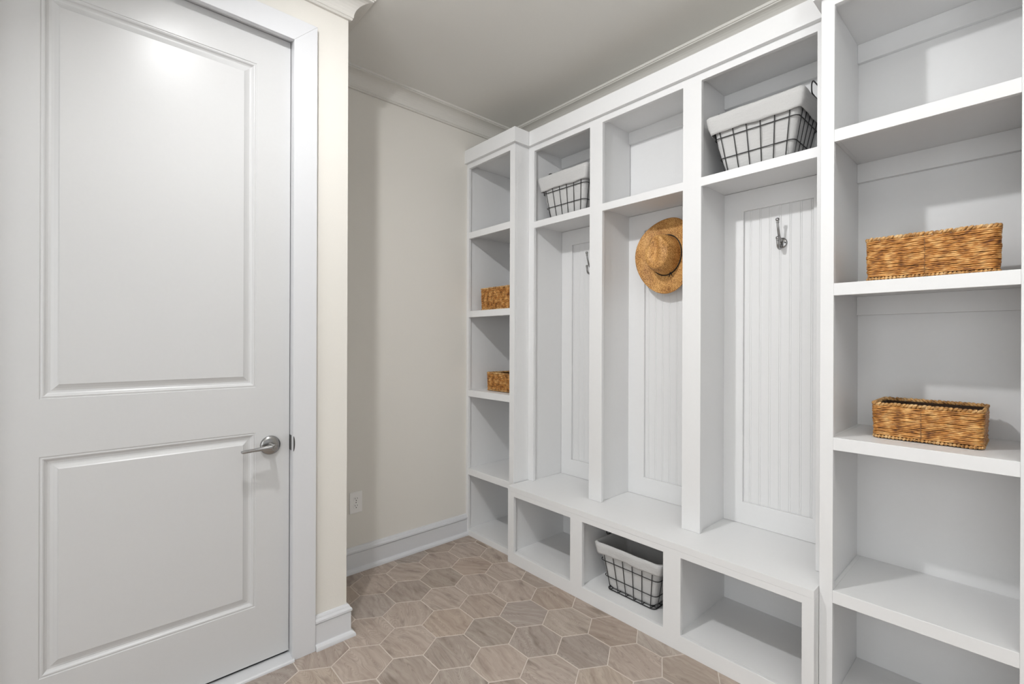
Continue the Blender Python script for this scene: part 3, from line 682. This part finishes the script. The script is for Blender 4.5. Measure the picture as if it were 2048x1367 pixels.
# ------------------------------------------------------------------ wire baskets with cloth liners
def wire_basket(label, loc, rz, Lt, Dt, Lb, Db, h, seed, hw=0.12, hh=0.066, cuff=0.068, hoff=0.02):
    rr = random.Random(seed); t = root('wire_basket', label, 'basket', loc, rz)
    rw = 0.0021
    def dims(z): f = z/h; return (Db+(Dt-Db)*f)/2, (Lb+(Lt-Lb)*f)/2
    bm = bmesh.new()
    for z, r_ in ((0.004, rw*1.3), (h*0.30, rw), (h*0.64, rw), (h-0.004, rw*1.5)):
        a, b = dims(z); tube(bm, [(x, y, z) for x, y in rrect(a, b, 0.022, 5)], r_, 6, True)
    a0, b0 = dims(0.004); a1, b1 = dims(h-0.004)
    for k in range(6):                       # uprights on the long sides, running under the base
        s = -1+2*(k+0.5)/6; s = s*1.07
        yb, yt = s*(b0-0.008), s*(b1-0.020)
        tube(bm, [(-a1, yt, h-0.004), (-a0, yb, 0.004), (a0, yb, 0.004), (a1, yt, h-0.004)], rw*0.9, 6)
    for k in range(5):
        s = (-1+2*(k+0.5)/5)*1.05
        xb, xt = s*(a0-0.010), s*(a1-0.022)
        tube(bm, [(xt, -b1, h-0.004), (xb, -b0, 0.004), (xb, b0, 0.004), (xt, b1, h-0.004)], rw*0.9, 6)
    finish('wire_frame', bm, 'wire', t, smooth=True)
    for s in (1, -1):
        b = b1+0.004
        hb = h+0.010; q_ = (hh-0.010)
        P = [(-hw/2, hb+0.016), (-hw/2, hb+q_*0.55), (-hw/2+0.010, hb+q_*0.84), (-hw/4, hb+q_), (hw/4, hb+q_), (hw/2-0.010, hb+q_*0.84), (hw/2, hb+q_*0.55), (hw/2, hb+0.016), (hw/2-0.004, hb+0.004), (hw/2-0.016, hb), (0, hb), (-hw/2+0.016, hb), (-hw/2+0.004, hb+0.004)]
        pts = smooth_path([(x+hoff, s*b, z) for x, z in P]+[(P[0][0]+hoff, s*b, P[0][1])], 4)[:-1]
        bm = bmesh.new(); tube(bm, pts, 0.0026, 8, True)
        for q in (-0.6, 0.6): tube(bm, [(hoff+q*hw/2, s*b, hb), (hoff+q*hw/2, s*(b-0.004), h-0.006)], 0.0021, 6)
        finish('handle', bm, 'wire', t, smooth=True)
    # liner: cuff folded over the rim, inside wall, bottom
    bm = bmesh.new(); LV = []
    ph = [rr.uniform(0, 6) for _ in range(8)]
    def loop(z, e, wob, zw=0.0, r_=0.026):
        a, b = dims(max(0, min(h, z))); P = rrect(a+e, b+e, r_, 6, 0.010); n = len(P); ring = []
        for i, (x, y) in enumerate(P):
            q = 2*math.pi*i/n; w = wob*(math.sin(7*q+ph[0]+z*40)+0.7*math.sin(13*q+ph[1]-z*60)+0.5*math.sin(23*q+ph[2]+z*90))
            m = math.hypot(x, y); zz = z + zw*(math.sin(5*q+ph[3])+0.6*math.sin(11*q+ph[4]))
            ring.append(bm.verts.new((x+x/m*w, y+y/m*w, zz)))
        return ring
    # every loop is sampled with the same number of points
    def resample(ring_pts, n): return ring_pts
    spec = [(h-cuff, 0.0075, 0.0012, 0.0022), (h-cuff*0.85, 0.0080, 0.0014, 0.001), (h-cuff*0.55, 0.0085, 0.0014, 0), (h-cuff*0.25, 0.0080, 0.0010, 0), (h+0.001, 0.0070, 0.0007, 0.0006),
            (h+0.0060, 0.0035, 0.0005, 0.0008), (h+0.0060, -0.001, 0.0005, 0.0008), (h-0.004, -0.0050, 0.0004, 0), (h*0.75, -0.0060, 0.0016, 0), (h*0.5, -0.0060, 0.0018, 0), (h*0.25, -0.0060, 0.0016, 0), (0.022, -0.008, 0.0008, 0.0010), (0.010, -0.016, 0.0004, 0.0008)]
    NP = 120
    def loopn(z, e, wob, zw):
        a, b = dims(max(0, min(h, z))); P = rrect(a+e, b+e, 0.014 if e > 0 else 0.022, 8, 0); n = len(P); L_ = [0.0]
        for i in range(n): q = P[(i+1) % n]; L_.append(L_[-1]+math.hypot(q[0]-P[i][0], q[1]-P[i][1]))
        ring = []; j = 0
        for i in range(NP):
            s = L_[-1]*i/NP
            while L_[j+1] < s: j += 1
            f = (s-L_[j])/max(1e-9, L_[j+1]-L_[j]); A_ = P[j]; B_ = P[(j+1) % n]; x = A_[0]+(B_[0]-A_[0])*f; y = A_[1]+(B_[1]-A_[1])*f
            q = 2*math.pi*i/NP; w = wob*(math.sin(7*q+ph[0]+z*40)+0.7*math.sin(13*q+ph[1]-z*60)+0.5*math.sin(29*q+ph[2]+z*90)); m = math.hypot(x, y)
            ring.append(bm.verts.new((x+x/m*w, y+y/m*w, z+zw*(math.sin(5*q+ph[3])+0.6*math.sin(11*q+ph[4])))))
        return ring
    prev = None
    for sp_ in spec:
        ring = loopn(*sp_)
        if prev:
            for k in range(NP): bm.faces.new([prev[k], prev[(k+1) % NP], ring[(k+1) % NP], ring[k]])
        prev = ring
    bm.faces.new(prev)
    o = finish('cloth_liner', bm, 'linen', t, smooth=True)
    so = o.modifiers.new('thickness', 'SOLIDIFY'); so.thickness = 0.0012; so.offset = 0
    return t
wire_basket('black wire basket with grey cloth liner in the nearest top cubby, its handle arching up', (2.127, 0.766, 1.985), 0, 0.364, 0.27, 0.262, 0.185, 0.246, 1)
wire_basket('black wire basket with grey cloth liner in the far top cubby beside the corner tower', (2.122, 1.800, 1.985), 0, 0.362, 0.25, 0.262, 0.18, 0.250, 2, cuff=0.075)
wire_basket('black wire basket with grey cloth liner under the bench in the middle cubby', (1.990, 1.265, 0.066), 0, 0.350, 0.26, 0.258, 0.20, 0.222, 4, cuff=0.046)

# ------------------------------------------------------------------ ceiling lights
def downlight(label, x, y, power, axis=(0, 0, -1)):
    ax = Vector(axis).normalized(); q = Vector((0, 0, -1)).rotation_difference(ax)
    dl = root('recessed_light', label, 'light', (x, y, CEIL)); dl['_w'] = (x, y, CEIL)
    bm = bmesh.new(); lathe(bm, [(0.052, 0.0), (0.075, 0.0), (0.075, 0.003), (0.070, 0.006), (0.054, 0.006), (0.052, 0.0)], (x, y, CEIL), (0, 0, -1), 40); finish('trim_ring', bm, 'trim', dl, smooth=False)
    c = Vector((x, y, CEIL-0.002))
    bm = bmesh.new(); lathe(bm, [(0, -0.012), (0.047, -0.012), (0.049, 0.030), (0.047, 0.034), (0.045, 0.030), (0, 0.030)], c, ax, 40); finish('gimbal_head', bm, 'trim', dl, smooth=False)
    bm = bmesh.new(); lathe(bm, [(0, 0.0302), (0.044, 0.0302), (0.044, 0.032), (0, 0.032)], c, ax, 40); finish('lens', bm, 'lens', dl)
    o = area('downlight', c+ax*0.036, (0, 0, 0), 0.085, 0.085, power, 'DISK', (0.985, 0.99, 1.0)); o.rotation_mode = 'QUATERNION'; o.rotation_quaternion = q
downlight('round recessed downlight in the ceiling in front of the door', LX, LY, P_DOWN, (0.54, -0.21, -0.81))
downlight('round recessed downlight added behind the camera for weak fill', LX, -0.6, P_DOWN2)  # second downlight, added only for a little soft fill
PX, PY, PZ = 0.40, -0.60, 2.22                # added bowl lamp, bounces fill light off the ceiling
pn = root('added_fill_bowl', 'added hanging bowl light behind the camera, fill bounced off the ceiling', 'light', (PX, PY, PZ)); pn['_w'] = (PX, PY, PZ)
bm = bmesh.new(); lathe(bm, [(0, -0.09), (0.10, -0.080), (0.19, -0.045), (0.235, 0.0), (0.240, 0.010), (0.232, 0.010), (0.19, -0.035), (0.10, -0.070), (0, -0.080)], (PX, PY, PZ), (0, 0, 1), 48); finish('bowl', bm, 'nickel', pn, smooth=True)
bm = bmesh.new(); tube(bm, [(PX, PY, PZ-0.08), (PX, PY, CEIL-0.02)], 0.006, 10); finish('stem', bm, 'nickel', pn, smooth=True)
bm = bmesh.new(); lathe(bm, [(0, 0), (0.06, 0), (0.058, 0.015), (0.02, 0.03), (0, 0.03)], (PX, PY, CEIL), (0, 0, -1), 32); finish('canopy', bm, 'nickel', pn, smooth=True)
area('fill_uplight', (PX, PY, PZ+0.005), (math.radians(180), 0, 0), 0.42, 0.42, P_UP, 'DISK')

for o in bpy.data.objects:
    if '_w' in o: del o['_w']
